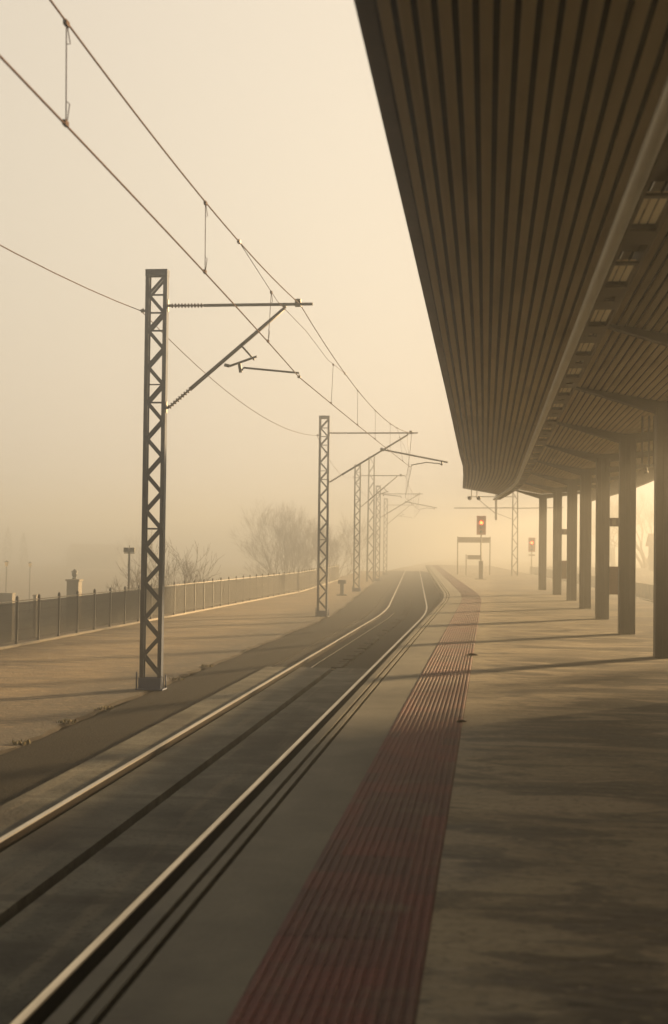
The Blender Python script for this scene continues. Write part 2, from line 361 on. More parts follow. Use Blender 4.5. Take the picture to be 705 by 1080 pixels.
MB().sweep([(-.68, 4.95), (-.585, 4.945), (-.585, 5.22), (-.68, 5.24)], ds, shift_c).build('fascia', M['fascia'], can)
MB().sweep([(4.80, 4.42), (4.90, 4.42), (4.90, 5.16), (4.80, 5.16)], ds).build('fascia', M['fascia'], can)
b = MB()
for k in range(6):
    p, q = -.58 + 1.5 * k / 6, -.58 + 1.5 * (k + 1) / 6; t = k / 5
    b.sweep([(p, zl(p) + .06 + .004 * k), (q + .06, zl(q + .06) + .06 + .004 * k), (q + .06, zl(q + .06) + .28 - .004 * k), (p, zl(p) + .28 - .004 * k)], ds, (lambda D, t=t: shift_c(D) * (1 - t) + shift(D) * t))
b.sweep([(1.17, 5.08), (2.73, 4.80), (4.79, 4.96), (4.79, 5.14), (2.73, 5.0), (1.17, 5.22)], ds)
b.build('roof', M['roof'], can)
# end board that closes the slatted underside
b = MB(); b.add([(-.68 + shift_c(D1), D1 + .01, 4.95), (.92 + shift(D1), D1 + .01, 4.675), (.92 + shift(D1), D1 + .01, 5.0), (-.68 + shift_c(D1), D1 + .01, 5.24)] +
                [(-.68 + shift_c(D1), D1 + .07, 4.95), (.92 + shift(D1), D1 + .07, 4.675), (.92 + shift(D1), D1 + .07, 5.0), (-.68 + shift_c(D1), D1 + .07, 5.24)],
                [(0, 1, 2, 3), (7, 6, 5, 4), (0, 4, 5, 1), (1, 5, 6, 2), (2, 6, 7, 3), (3, 7, 4, 0)])
b.build('end_board', M['fascia'], can)
# trough between the two wings, with openings in its floor
TE = 63.5; dt = stations(D0, TE)
b = MB()
b.sweep([(.955, 4.58), (.98, 4.58), (.98, 4.735), (.955, 4.735)], dt); b.sweep([(1.165, 4.58), (1.19, 4.58), (1.19, 4.735), (1.165, 4.735)], dt)
lou = []; D = -8.0; prev = pt = D0
cuts = []
while D < 61:
    cuts.append((D, D + 1.0, 'big')); k = D + 1.45; cuts.append((k, k + (.75 if k < 11 else .24), 'dark')); D += 2.13
for a, c, kind in cuts:
    b.sweep([(.98, 4.58), (1.165, 4.58), (1.165, 4.60), (.98, 4.60)], [prev, a])
    b.sweep([(.98, 4.70), (1.165, 4.70), (1.165, 4.73), (.98, 4.73)], [pt, a + .10 if kind == 'big' else c]); pt = c - .04
    prev = c
    if kind == 'dark' and c - a < .5:
        b.sweep([(.98, 4.582), (1.03, 4.582), (1.03, 4.60), (.98, 4.60)], [a, c]); b.sweep([(1.115, 4.582), (1.165, 4.582), (1.165, 4.60), (1.115, 4.60)], [a, c])
b.sweep([(.98, 4.58), (1.165, 4.58), (1.165, 4.60), (.98, 4.60)], [prev, TE])
tr = b.build('gutter_trough', M['trough'], can)
for a, c, kind in cuts:
    if kind != 'big': continue
    l = MB(); s_ = shift((a + c) / 2)
    for x in (.985, 1.047, 1.109): l.box(x + s_, x + .048 + s_, a + .12, c - .04, 4.625, 4.64)
    l.build('louvre', M['louvre'], tr)
MB().path([(.90 + shift(D), D, 4.60) for D in stations(D0, TE + .1)], .054, 16).build('gutter_pipe', M['pipe'], can)
for D in [2.5 + 2.6 * i for i in range(23)]:
    MB().path([(.90 + shift(D), D, 4.64), (.88 + shift(D), D + .05, 4.72)], .006, 5).build('pipe_hanger', M['tube'], can)
for k in range(-2, 7):
    D = 22.75 + 6.25 * k; X = 2.82 + shift(D); h = .165
    c = MB(); z0, z1 = .57, 4.60; ch = .022
    pr = [(-h + ch, -h), (-.05, -h), (-.045, -h + .016), (.045, -h + .016), (.05, -h), (h - ch, -h), (h, -h + ch), (h, h - ch), (h - ch, h), (.05, h), (.045, h - .016), (-.045, h - .016), (-.05, h), (-h + ch, h), (-h, h - ch), (-h, -h + ch)]
    n = len(pr); vs = [(X + x, D + y, z) for z in (z0, z1) for x, y in pr]
    c.add(vs, [(i, (i + 1) % n, n + (i + 1) % n, n + i) for i in range(n)] + [tuple(range(n, 2 * n))])
    col = c.build('column', M['column'], can)
    bm_ = MB(); s_ = shift(D); t_ = .10
    P = [(1.36, 4.955), (1.36, 4.925), (X - s_ - .19, 4.53), (X - s_ + .19, 4.53), (4.78, 4.80), (4.78, 4.875), (2.73, 4.705)]
    m_ = len(P); vs = [(x + s_, D + y, z) for y in (-t_, t_) for x, z in P]
    bm_.add(vs, [tuple(range(m_)), tuple(range(2 * m_ - 1, m_ - 1, -1))] + [(i, (i + 1) % m_, m_ + (i + 1) % m_, m_ + i) for i in range(m_)])
    bm_.build('beam', M['column'], can)

# things fixed to columns or hanging from the canopy
def hang(pts, r=.012): return MB().path(pts, r, 6)
for (X, D, lab_s, lab_c) in ((2.82, 35.25, 'small brown box sign high on the third nearest visible column', 'brown metal cabinet on the third nearest visible column at chest height'),
                             (2.82 + shift(54), 54.0, 'small brown box sign high on a far column, deeper in the fog', 'brown metal cabinet on a far column, paler in the fog')):
    g = thing('box_sign', lab_s, 'sign', (X + .165, D, 2.90), group='box signs on columns')
    b = MB(); b.box(0, .235, -.05, .05, 0, .215); b.build('sign_case', M['fascia'], g)
    MB().box(.07, .165, -.056, .056, .03, .185).build('sign_panel', M['sign'], g)
    g = thing('wall_cabinet', lab_c, 'cabinet', (X + .165, D, 1.19), group='cabinets on columns')
    MB().box(0, .235, -.17, .17, 0, .70).build('cabinet_body', M['orange'], g)
    MB().box(.02, .215, -.185, -.171, .03, .67).build('cabinet_door', M['orange'], g)
def hanging_light(D, X0, lab, wd=.12):
    g = thing('hanging_bracket', lab, 'light bracket', (X0, D, 0), group='hanging brackets right of the columns')
    b = MB()
    for dx in (0, wd): b.bar((dx, 0, 3.80), (dx, 0, 4.76), .036, .036)
    b.bar((-.018, 0, 4.28), (wd + .018, 0, 4.28), .024, .034); b.bar((-.018, 0, 3.81), (wd + .018, 0, 3.81), .03, .036); b.build('frame', M['tube'], g)
    b = MB(); b.path([(wd * .6, 0, 3.80), (wd * .6, 0, 3.73)], .02, 8); b.path([(wd * .6, 0, 3.735), (wd * .6, 0, 3.68)], [.03, .04], 10); b.build('lamp_head', M['tube'], g)
hanging_light(25.2, 2.71, 'left of two rod brackets hanging between the two nearest columns')
hanging_light(25.3, 2.93, 'right of two rod brackets hanging between the two nearest columns')
for X, sg, lab in ((-.815, -1, 'left round lamp on a rod hanging from the canopy end'), (-.585, 1, 'right round lamp on a rod hanging from the canopy end')):
    g = thing('hanging_lamp', lab, 'lamp', (X, 60.0, 0), group='round lamps under the canopy end')
    hang([(0, 0, 4.96), (0, 0, 4.50), (sg * .03, 0, 4.45), (sg * .08, 0, 4.45)], .018).build('rod', M['tube'], g)
    b = MB(); b.path([(sg * .06, -.08, 4.47), (sg * .075, -.06, 4.49), (sg * .10, 0, 4.53), (sg * .12, .05, 4.56)], [.06, .085, .085, .04], 12); b.build('lamp_head', M['tube'], g)

# ------------------------------------------------------------------ catenary masts
def insulator(b, p, q):
    p = Vector(p); q = Vector(q); L = (q - p).length; n = max(5, int(L / .055)); pts = []; rad = []
    for i in range(n):
        a = i / n; c = (i + .45) / n
        for t, r in ((a, .018), (a + .12 / n, .038), (c, .038), (c + .12 / n, .018)): pts.append(p.lerp(q, t)); rad.append(r)
    pts.append(q); rad.append(.02); b.path(pts, rad, 10); return b
def mast(label, loc, style, H=7.1):
    g = thing('catenary_mast', label, 'catenary mast', loc, group='lattice catenary masts left of the track')
    W = .175; dp = .075
    for s_ in (-1, 1):          # two channels
        b = MB(); x = s_ * W
        b.box(x - .012 if s_ < 0 else x - .004, x + .004 if s_ < 0 else x + .012, -dp, dp, 0, H)
        xi = x - s_ * .055
        for y0, y1 in ((-dp, -dp + .012), (dp - .012, dp)): b.box(min(x, xi), max(x, xi), y0, y1, 0, H)
        b.build('leg', M['mast'], g)
    b = MB(); z = H - .12; k = 0; st = .305
    rd = random.Random(2)
    while z - st > .05:
        a, c = ((W - .04, -W + .04) if k % 2 == 0 else (-W + .04, W - .04))
        for y in (-dp - .005, dp + .005): b.bar((a, y, z), (c, y, z - st), .045, .008, (0, 1, 0))
        if k in (0, 1, 2, 5, 6, 13): b.bar((-W + .02, -dp + .02, z - st), (W - .02, -dp + .02, z - st), .022 if k == 5 else .03, .01, (0, 1, 0))
        z -= st; k += 1
    b.build('bracing', M['mast'], g)
    b = MB(); b.box(-W - .014, W + .014, -dp - .012, dp + .012, H - .10, H + .012); b.build('cap', M['mast'], g)
    b = MB(); b.box(-W - .06, W + .06, -.16, .16, 0, .02); b.box(-W - .02, W + .02, -dp - .03, -dp - .014, .02, .20); b.box(-W - .02, W + .02, dp + .014, dp + .03, .02, .20)
    for x in (-W - .045, W + .045):
        for y in (-.13, .13): b.path([(x, y, .02), (x, y, .30 if x < 0 else .24)], .012, 6)
    b.build('foot', M['blue'], g)
    # feeder bracket
    b = MB(); b.bar((-W, 0, 6.41), (-W - .09, 0, 6.43), .03, .03); insulator(b, (-W - .04, -.01, 6.43), (-W - .10, -.01, 6.40)); b.build('feeder_clamp', M['insul'], g)
    # cantilever
    b = MB(); e = 2.67 if style == 1 else 3.32
    zt = 6.50; dx = 2.19 if style == 1 else 2.96; ib = (.235, 4.77); it = (.62, 5.12)
    xi0, xi1 = .25, .81
    b.path([(xi1, 0, zt), (e, 0, zt + .01)], .026, 10)
    top = Vector((dx, 0, zt - .06)); bt = Vector((ib[0], 0, ib[1])); dv = (top - bt).normalized(); isb = bt + dv * .52
    b.path([isb - dv * .05, top], [.034, .031], 10)
    b.path([top, top + Vector((0, 0, .09))], .03, 8)
    b.bar((W, 0, zt - .1), (W, 0, zt + .1), .05, .08); b.bar((W + .015, 0, zt), (xi0, 0, zt), .04, .04)
    b.bar((W, 0, ib[1] - .1), (W, 0, ib[1] + .1), .05, .08); b.bar((W + .015, 0, ib[1] - .01), bt, .04, .04)
    cn = b.build('cantilever', M['tube'], g)
    insulator(MB(), (xi0, 0, zt), (xi1, 0, zt)).build('insulator', M['insul'], cn)
    insulator(MB(), bt, isb).build('insulator', M['insul'], cn)
    cx_ = e - .24
    b = MB(); b.box(cx_ - .06, cx_ + .04, -.05, .05, zt - .03, zt + .09); b.path([(cx_, -.09, zt + .06), (cx_, .09, zt + .06)], .03, 8); b.build('wire_clamp', M['tube'], cn)
    b = MB()
    if style == 1:
        b.path([(1.27, 0, 5.47), (1.73, 0, 5.63)], .02, 8); b.path([(1.44, 0, 5.84), (1.69, 0, 5.57)], .016, 8)
        b.path([(1.18, 0, 5.49), (1.27, 0, 5.47)], .028, 8)
        b.bar((1.43, 0, 5.53), (1.46, 0, 5.36), .05, .05)
        b.path([(1.46, 0, 5.37), (1.51, 0, 5.44), (2.45, 0, 5.35), (2.455, 0, 5.285)], .017, 8)
        b.box(2.43, 2.48, -.03, .03, 5.265, 5.30)
    else:
        b.path([(2.12, 0, 5.91), (4.38, 0, 5.48)], .03, 8); b.path([(2.0, 0, 5.95), (2.15, 0, 5.90)], .05, 8)
        b.path([(4.17, 0, 5.52), (4.17, 0, 5.37)], .03, 8)
        b.path([(4.17, 0, 5.38), (4.10, 0, 5.43), (3.63, 0, 5.475), (3.10, 0, 5.375), (3.10, 0, 5.31)], .018, 8)
        b.path([(dx - .02, 0, zt - .05), (3.0, 0, 5.74)], .006, 5)
    b.build('registration_arm', M['tube'], cn)
    return g
MP = [(-5.66, 22.77), (-5.88, 48.37), (-7.40, 76.6), (-7.95 - .35, 102.0), (-9.7, 128.0)]
m1 = mast('nearest dark lattice mast on a blue foot at the yard edge', (*MP[0], -.152), 1)
m2 = mast('second lattice mast along the track, its arm with a long drooping tube', (*MP[1], -.152), 2)
dup(m1, (*MP[2], -.152), 0, 'third lattice mast along the track, pale grey in the fog')
dup(m2, (*MP[3], -.152), 0, 'fourth lattice mast along the track, very faint in the fog')
dup(m1, (*MP[4], -.152), 0, 'farthest lattice mast, nearly lost in the fog beside the rails')

def lattice_tower(name, label, loc, H, W, n):
    g = thing(name, label, 'catenary mast', loc)
    for sx in (-1, 1):
        for sy in (-1, 1): MB().bar((sx * W, sy * W, 0), (sx * W * .8, sy * W * .8, H), .07, .07).build('leg', M['mast'], g)
    b = MB(); st = H / n
    for k in range(n):
        w0 = W * (1 - .2 * k / n); w1 = W * (1 - .2 * (k + 1) / n); s_ = 1 if k % 2 else -1
        for y in (-1, 1):
            b.bar((-s_ * w0, y * w0, k * st), (s_ * w1, y * w1, (k + 1) * st), .04, .02, (0, 1, 0)); b.bar((y * w0, -s_ * w0, k * st), (y * w1, s_ * w1, (k + 1) * st), .04, .02, (1, 0, 0))
    b.build('bracing', M['mast'], g); return g
lattice_tower('lattice_tower', 'tallest faint four legged lattice tower behind the third mast', (-8.65, 100, -.2), 9.2, .24, 15)
g = lattice_tower('lattice_tower', 'faint lattice tower on the far platform end, right of the bigger signal', (1.66, 93.3, .57), 6.6, .19, 13)
b = MB(); b.bar((0, 0, 4.55), (-4.1, 0, 4.50), .05, .06); b.bar((0, 0, 5.3), (-3.2, 0, 5.28), .05, .06); b.bar((0, 0, 4.52), (3.2, 0, 4.6), .05, .06); b.bar((-2.4, 0, 5.05), (-1.3, 0, 4.15), .05, .05); b.bar((-1.3, 0, 4.2), (-.1, 0, 3.75), .03, .03)
b.build('cross_arm', M['mast'], g)
b = MB(); b.bar((-1.28, 0, 3.72), (-1.28, 0, 5.7), .14, .14); b.build('drop_post', M['mast'], g)

# ------------------------------------------------------------------ overhead wires
SUP = [(-2.8, -2.83), (22.77, -3.21), (48.37, -2.78), (76.6, -4.73), (102, -5.2), (128, -7.1)]
ZM = 6.36; ZC = 5.13
def wire_pt(D, z_sup, sag):
    for (a, xa), (c, xc) in zip(SUP, SUP[1:]):
        if a <= D <= c:
            t = (D - a) / (c - a); return Vector((xa + (xc - xa) * t, D, z_sup - sag * 4 * t * (1 - t) + (.20 * (1 - t) if a < 0 and z_sup > 6 else 0)))
oh = thing('overhead_line', 'brown messenger wire and contact wire joined by droppers above the curving track', 'overhead line')
mess = []; cont = []; D = -2.8
while D <= 128: mess.append(wire_pt(D, ZM, .50)); cont.append(wire_pt(D, ZC, -.11 if D < 22.7 else .02)); D += .8
for D_, _ in SUP[1:]:
    pass
MB().path(mess, .0085, 6).build('messenger_wire', M['copper'], oh)
MB().path(cont, .0085, 6).build('contact_wire', M['copper'], oh)
def mz(D): return wire_pt(D, ZM, .50)
def cz(D): return wire_pt(D, ZC, -.11 if D < 22.7 else .02)
drops = []
for (a, _), (c, _) in zip(SUP, SUP[1:]):
    L = c - a; drops += [a + L * t for t in (.255, .47, .672, .86)] if a < 0 else [a + L * t for t in (.16, .34, .5, .67, .85)]
drops = [D for D in drops if D > 2]
drops[0:3] = [9.35, 14.5]
drops = sorted(set(drops))
stitches = []
for k, (D_, X_) in enumerate(SUP[1:3]):
    a, c = D_ - 6.1, D_ + 6.3; pa, pc = mz(a), mz(c); pts = [pa]
    lo = 5.86
    for t in (.25, .5, .75): p = pa.lerp(pc, t); pts.append(Vector((p.x, p.y, lo + (.06 if t == .5 else .0))))
    pts.append(pc)
    stitches.append(pts)
    MB().path(pts, .0045, 5).build('stitch_wire', M['copper'], oh)
    for p in (pa, pc): MB().bar(p - Vector((0, .05, 0)), p + Vector((0, .05, 0)), .035, .04).build('wire_clip', M['insul'], oh)
for D in drops:
    p, q = mz(D), cz(D)
    for pts in stitches:
        for u, v in zip(pts, pts[1:]):
            if u.y < D <= v.y: p = u.lerp(v, (D - u.y) / (v.y - u.y))
    lean = Vector((0, .03, 0)); b = MB(); b.path([p, q + lean], .0045, 5)
    if D < 20:
        b.path([p + Vector((0, .02, -.02)), p + Vector((.015, .05, -.14)), p + Vector((0, .02, -.15))], .004, 5)
        b.path([q + Vector((0, .05, .02)), q + Vector((.015, .06, .16)), q + Vector((0, .03, .17))], .004, 5)
    b.bar(p - Vector((0, .04, .01)), p + Vector((0, .04, -.01)), .026, .036); b.bar(q + Vector((0, -.02, .01)), q + Vector((0, .06, .01)), .026, .036)
    b.build('dropper', M['copper'], oh)
fe = []; FS = [(-2.8, -5.7)] + [(d, x - .27) for x, d in MP]
for (a, xa), (c, xc) in zip(FS, FS[1:]):
    for i in range(16): t = i / 16; fe.append((xa + (xc - xa) * t, a + (c - a) * t, 6.26 - .52 * 4 * t * (1 - t)))
fe.append((FS[-1][1], FS[-1][0], 6.26))
tag(MB().path(fe, .0075, 6).build('feeder_wire', M['copper']), 'single sagging wire strung along the left side of the masts', 'wire')

# ------------------------------------------------------------------ fence on the left
fn = thing('mesh_fence', 'low grey wire mesh fence with pale rails along the left of the yard', 'fence')
posts = [27 + 1.5 * i for i in range(52)]
proto = None
pm_ = MB(); L = 1.5
for i in range(1, 34): x = L * i / 34; pm_.bar((x, 0, .13), (x, 0, 1.04), .010, .010)
for z in (.16, .38, .60, .82, 1.0): pm_.bar((0.02, .012, z), (L - .02, .012, z), .012, .012)
pp = MB(); pp.box(-.028, .028, -.028, .028, 0, 1.13); pp.path([(0, 0, 1.13), (0, 0, 1.16), (0, 0, 1.20)], [.034, .036, .01], 8)
post0 = panel0 = None
for i, D in enumerate(posts):
    if post0 is None: o = post0 = pp.build('post', M['tube'], fn)
    else: o = post0.copy(); COL.objects.link(o)
    o.location = (fx(D), D, -.15)
    if i < len(posts) - 1:
        if panel0 is None: o = panel0 = pm_.build('panel', M['fence'], fn)
        else: o = panel0.copy(); COL.objects.link(o)
        o.location = (fx(D), D, -.15); o.rotation_euler = (0, 0, math.atan2(posts[i + 1] - D, fx(posts[i + 1]) - fx(D)))
b = MB(); c = MB()
for D, E in zip(posts, posts[1:]):
    b.bar((fx(D), D, .925), (fx(E), E, .925), .035, .022)
    c.bar((fx(D), D, -.115), (fx(E), E, -.12), .10, .055)
b.build('top_rail', M['fpale'], fn); c.build('kerb', M['kerb'], fn)

# ------------------------------------------------------------------ yard and trackside objects
g = thing('floodlight', 'short post with two square floodlight heads behind the mesh fence', 'floodlight', (-12.0, 45, -.4))
MB().path([(0, 0, 0), (0, 0, 2.46)], [.045, .035], 8).build('pole', M['grey'], g)
MB().bar((-.18, 0, 2.42), (.18, 0, 2.42), .05, .04).build('cross_bar', M['grey'], g)
for x in (-.10, .10):
    b = MB(); b.box(x - .085, x + .085, -.06, .06, 2.45, 2.60); b.box(x - .07, x + .07, .06, .10, 2.47, 2.58); b.build('lamp_head', M['fence'], g)
b = MB(); b.path([(0, 0, 2.6), (0, 0, 2.68)], .012, 5); b.build('sensor', M['fence'], g)
g = thing('trackside_box', 'small flat topped box on a post beside the second and third masts', 'trackside box', (-7.5, 70, -.152))
MB().box(-.09, .09, -.09, .09, 0, .60).build('post', M['mast'], g)
MB().box(-.2, .2, -.15, .15, .60, .79).build('box_head', M['mast'], g)
b = MB(); b.box(-.26, .26, -.2, .2, 0, .06); b.build('base_plate', M['mast'], g)
# weeds and litter
def tuft(name, label, loc, n, h, m, grp, seed):
    r = random.Random(seed); b = MB(); h *= .42
    for i in range(n):
        a = r.uniform(0, 6.28); l = h * r.uniform(.5, 1); o = Vector((r.uniform(-.12, .12), r.uniform(-.12, .12), 0)); d = Vector((math.cos(a), math.sin(a), 0)); q = Vector((-d.y, d.x, 0)) * .008
        p1 = o + d * l * .25 + Vector((0, 0, l * .6)); p2 = o + d * l * .7 + Vector((0, 0, l))
        b.add([o - q, o + q, p1 + q, p1 - q, p2], [(0, 1, 2, 3), (3, 2, 4)])
    return tag(b.build(name, m, None, loc), label, 'weed', grp)
for i, (X, D, lab) in enumerate([(-5.66, 16.2, 'nearest dry weed tuft on the broken yard edge'), (-5.7, 18.3, 'dry weed tuft on the yard edge, second from the left'), (-5.64, 19.9, 'dry weed tuft on the yard edge just short of the nearest mast'),
                                 (-5.62, 24.6, 'dry weed tuft on the yard edge just beyond the nearest mast'), (-5.66, 27.4, 'dry weed tuft on the yard edge between the first two masts'), (-12.05, 44.2, 'pale dry weed clump by the floodlight post')]):
    tuft('weed_tuft', lab, (X, D, -.16 if X > -8 else -.2), 46, .16 if X > -8 else .4, M['weed'], 'weeds on the yard edge', i)
for i, (X, D, s_, lab) in enumerate([(-.27, 22.1, .085, 'dead leaf curled on the right edge of the red paving'), (-.26, 13.55, .05, 'smaller dead leaf nearer the camera on the red paving edge')]):
    r = random.Random(20 + i); b = MB()
    N_ = 9; vs = [(s_ * (-1.2 + 2.4 * k / 8), s_ * .5 * math.sin(math.pi * k / 8) * w_ + r.uniform(-.01, .01), .006 + s_ * (.35 * abs(w_) * math.sin(math.pi * k / 8) + .25 * (k / 8 - .5) ** 2) + q) for q in (0, .006) for w_ in (-1, 0, 1) for k in range(9)]
    fs = [(w * 9 + k, w * 9 + k + 1, (w + 1) * 9 + k + 1, (w + 1) * 9 + k) for w in (0, 1) for k in range(8)]
    b.add(vs, fs + [tuple(27 + i for i in reversed(f)) for f in fs])
    o = tag(b.build('dead_leaf', M['leaf'], None, (X, D, .575)), lab, 'leaf', 'dead leaves'); o.rotation_euler = (0, 0, .4 * i)

# ------------------------------------------------------------------ signals and far platform signs
def signal(label, loc, H, w_, h_, box_):
    g = thing('railway_signal', label, 'signal', loc, group='red signals in the fog')
    MB().path([(0, 0, 0), (0, 0, H - h_)], .045, 8).build('pole', M['grey'], g)
    if box_: b = MB(); b.box(-.12, .12, -.12, .12, .03, 1.06); b.box(-.33, .33, -.25, .25, 0, .04); b.build('pole_base', M['grey'], g)
    else: b = MB(); b.box(-.18, .18, -.1, .1, 0, .5); b.box(-.26, .26, -.1, .1, H - h_ - .32, H - h_ - .22); b.build('pole_base', M['grey'], g)
    hd = MB(); hd.box(-w_ / 2, w_ / 2, -.03, .03, H - h_, H); hd.box(-w_ / 2 + .1, w_ / 2 - .1, .03, .22, H - h_ + .08, H - .08)
    hb = hd.build('signal_head', M['signal'], g)
    for k in range(3):
        z = H - h_ * (.36 + .24 * k) if True else 0
        v = MB(); v.path([(0, -.03, z), (0, -.045, z)], .085, 14); v.build('lens', M['lamp_red'] if k == 0 else M['fascia'], hb)
        c = MB(); n_ = 9
        vs = [(.10 * math.cos(math.pi * j / (n_ - 1)), y, z + .10 * math.sin(math.pi * j / (n_ - 1))) for y in (-.03, -.16) for j in range(n_)]
        vs += [(.108 * math.cos(math.pi * j / (n_ - 1)), y, z + .108 * math.sin(math.pi * j / (n_ - 1))) for y in (-.03, -.16) for j in range(n_)]
        c.add(vs, [(j, j + 1, n_ + j + 1, n_ + j) for j in range(n_ - 1)] + [(2 * n_ + j, 3 * n_ + j, 3 * n_ + j + 1, 2 * n_ + j + 1) for j in range(n_ - 1)]); c.build('visor', M['signal'], hb)
    return g
signal('bigger railway signal with a lit red lamp on the far platform', (-.51, 79.8, .57), 3.66, .53, 1.09, True)
signal('smaller railway signal with a lit red lamp beside the far columns', (3.35, 112, -.2), 3.5, .54, 1.14, False)
g = thing('platform_sign', 'wide blank board on two tall thin posts behind the bigger signal', 'sign', (-1.1, 94.5, .57), group='blank boards on the far platform')
for x in (-1.1, 1.1): MB().box(x - .035, x + .035, -.035, .035, 0, 2.6).build('post', M['grey'], g)
MB().box(-1.06, 1.06, -.05, .05, 2.18, 2.56).build('board', M['sign'], g)
g = thing('platform_sign', 'smaller low board on two posts left of the bigger signal', 'sign', (-1.07, 92, .57), group='blank boards on the far platform')
for x in (-.5, .5): MB().box(x - .03, x + .03, -.03, .03, 0, 1.38).build('post', M['grey'], g)
MB().box(-.42, .46, -.04, .04, 1.06, 1.34).build('board', M['sign'], g)

# ------------------------------------------------------------------ trees, far buildings
def tree(name, label, loc, H, spread, stems, seed, m, depth=6, group='bare trees in the fog', rad=.13, lean=.5):
    r = random.Random(seed); g = thing(name, label, 'tree', loc, group=group)
    T = MB(); C = MB(); cnt = [0]
    def grow(p, d, L, rad_, lev):
        pts = [p]; rr_ = [rad_]; q = p.copy(); dd = d.copy(); n_ = 4 if lev < 3 else 3
        for i in range(n_):
            dd = (dd + Vector((r.gauss(0, .13), r.gauss(0, .13), r.gauss(.05, .08)))).normalized(); q = q + dd * (L / n_); pts.append(q.copy()); rr_.append(rad_ * (1 - .42 * (i + 1) / n_))
        (T if lev < 1 else C).path(pts, rr_, 6 if lev < 2 else (4 if lev < 4 else 3), caps=False); cnt[0] += 1
        if lev >= depth: return
        for k in range(r.choice((2, 3, 3)) if lev < depth - 1 else r.choice((2, 3, 4))):
            t = r.uniform(.45, 1.0) if k else 1.0; i = min(n_, max(1, round(t * n_)))
            ax = Vector((r.gauss(0, 1), r.gauss(0, 1), r.gauss(0, .5))).normalized()
            nd = (Matrix.Rotation(r.uniform(.25, .75), 3, ax) @ dd); nd = (nd + Vector((0, 0, .12))).normalized()
            grow(pts[i], nd, L * r.uniform(.66, .84), max(.006, rr_[i] * .68), lev + 1)
    for s_ in range(stems):
        a = 6.283 * s_ / stems + r.uniform(-.4, .4); l = lean * r.uniform(.5, 1.15)
        grow(Vector((.12 * math.cos(a), .12 * math.sin(a), 0)), Vector((math.cos(a) * l * spread, math.sin(a) * l * spread, 1)).normalized(), H * .30 * r.uniform(.8, 1.1), rad, 0)
    for b_ in (T, C):          # scale to the wanted height
        pass
    zs = sorted(v[2] for v in C.v); k = H / zs[int(len(zs) * .995)]
    for b_ in (T, C): b_.v = [(x * k, y * k, z * k) for x, y, z in b_.v]
    T.build('trunk', m, g); C.build('crown', m, g); return g
tree('bare_tree', 'broad bare many stemmed tree in fog left of the second mast', (-18.8, 125, -3.45), 9.7, 1.0, 13, 3, M['bark'], 6, rad=.12, lean=.62)
tree('bare_tree', 'faint bare tree hidden half behind the second mast', (-15.2, 128, -3.4), 8.6, 1.0, 9, 5, M['bark'], 6, rad=.1)
tree('bare_shrub', 'bare twiggy shrub behind the fence at the nearest mast', (-13.4, 59, -1.4), 4.0, 1.1, 8, 8, M['bark'], 4, rad=.035, lean=.6, group='bare shrubs behind the fence')
tree('bare_shrub', 'small bare shrub close left of the nearest mast', (-13.6, 52, -1.3), 2.9, 1.1, 5, 12, M['bark'], 4, rad=.025, lean=.5, group='bare shrubs behind the fence')
for i, (X, D, H, lab) in enumerate([(-50, 190, 7.6, 'faint bare tree in the fog behind the floodlight post')]):
    tree('bare_tree', lab, (X, D, -3.4), H, .9, 4, 30 + i, M['bark'], 5, rad=.13)
for i, (X, D, H, lab) in enumerate([(16.0, 146, 9.0, 'frosted bare tree seen between the two nearest columns, left one'), (18.2, 158, 9.2, 'frosted bare tree beside the nearest column, right of its neighbour'), (14.5, 165, 9.0, 'faint frosted tree between the second and third nearest columns')]):
    tree('frosted_tree', lab, (X, D, .5), H - .6, 1.0, 4, 50 + i, M['frost'], 6, rad=.14, group='frosted trees beyond the right track')
def cypress(label, loc, H, seed, grp='cypress trees at far left', wide=1.0):
    r = random.Random(seed); g = thing('cypress_tree', label, 'tree', loc, group=grp); b = MB()
    for i in range(900):
        t = r.random() ** .8; rad_ = .55 * wide * H / 5 * math.sin(math.pi * min(1, .12 + t * .88)) ** .8 * r.uniform(.4, 1.05); a = r.uniform(0, 6.28); p = Vector((rad_ * math.cos(a), rad_ * math.sin(a), .4 + t * (H - .5)))
        d = Vector((r.gauss(0, .07), r.gauss(0, .07), r.uniform(.12, .3))); q = Vector((r.gauss(0, .06), r.gauss(0, .06), 0)); b.add([p - q, p + q, p + d], [(0, 1, 2)])
    b.build('crown', M['evergreen'], g); MB().path([(0, 0, 0), (0, 0, .9)], .09, 7).build('trunk', M['bark'], g)
cypress('dim cypress at the far left, the taller one', (-94.4, 262, -3.45), 9.2, 1)
cypress('dim cypress at the far left, the shorter one right of its neighbour', (-94.0, 270, -3.45), 8.0, 2)
def street_lamp(label, loc, H):
    g = thing('street_lamp', label, 'street lamp', loc, group='street lamps beyond the fence')
    MB().path([(0, 0, 0), (0, 0, .6), (0, 0, H - .45)], [.09, .06, .04], 8).build('pole', M['fence'], g)
    MB().path([(0, 0, H - .45), (0, 0, H - .12)], [.09, .17], 6).build('lantern', M['louvre'], g)
    MB().path([(0, 0, H - .12), (0, 0, H)], [.2, .03], 6).build('lantern_cap', M['fence'], g)
street_lamp('dim lantern post at the left border beyond the fence', (-36.1, 100, -3.46), 4.5)
street_lamp('dim lantern post second from the left border', (-37.7, 110, -3.46), 4.3)
g = thing('gate_pillar', 'pale square pillar carrying a lantern, seen above the fence', 'pillar', (-18.5, 60, -3.2))
MB().box(-.27, .27, -.27, .27, 0, 3.85).build('shaft', M['wall'], g); MB().box(-.32, .32, -.32, .32, 3.852, 3.93).build('cap', M['wall'], g)
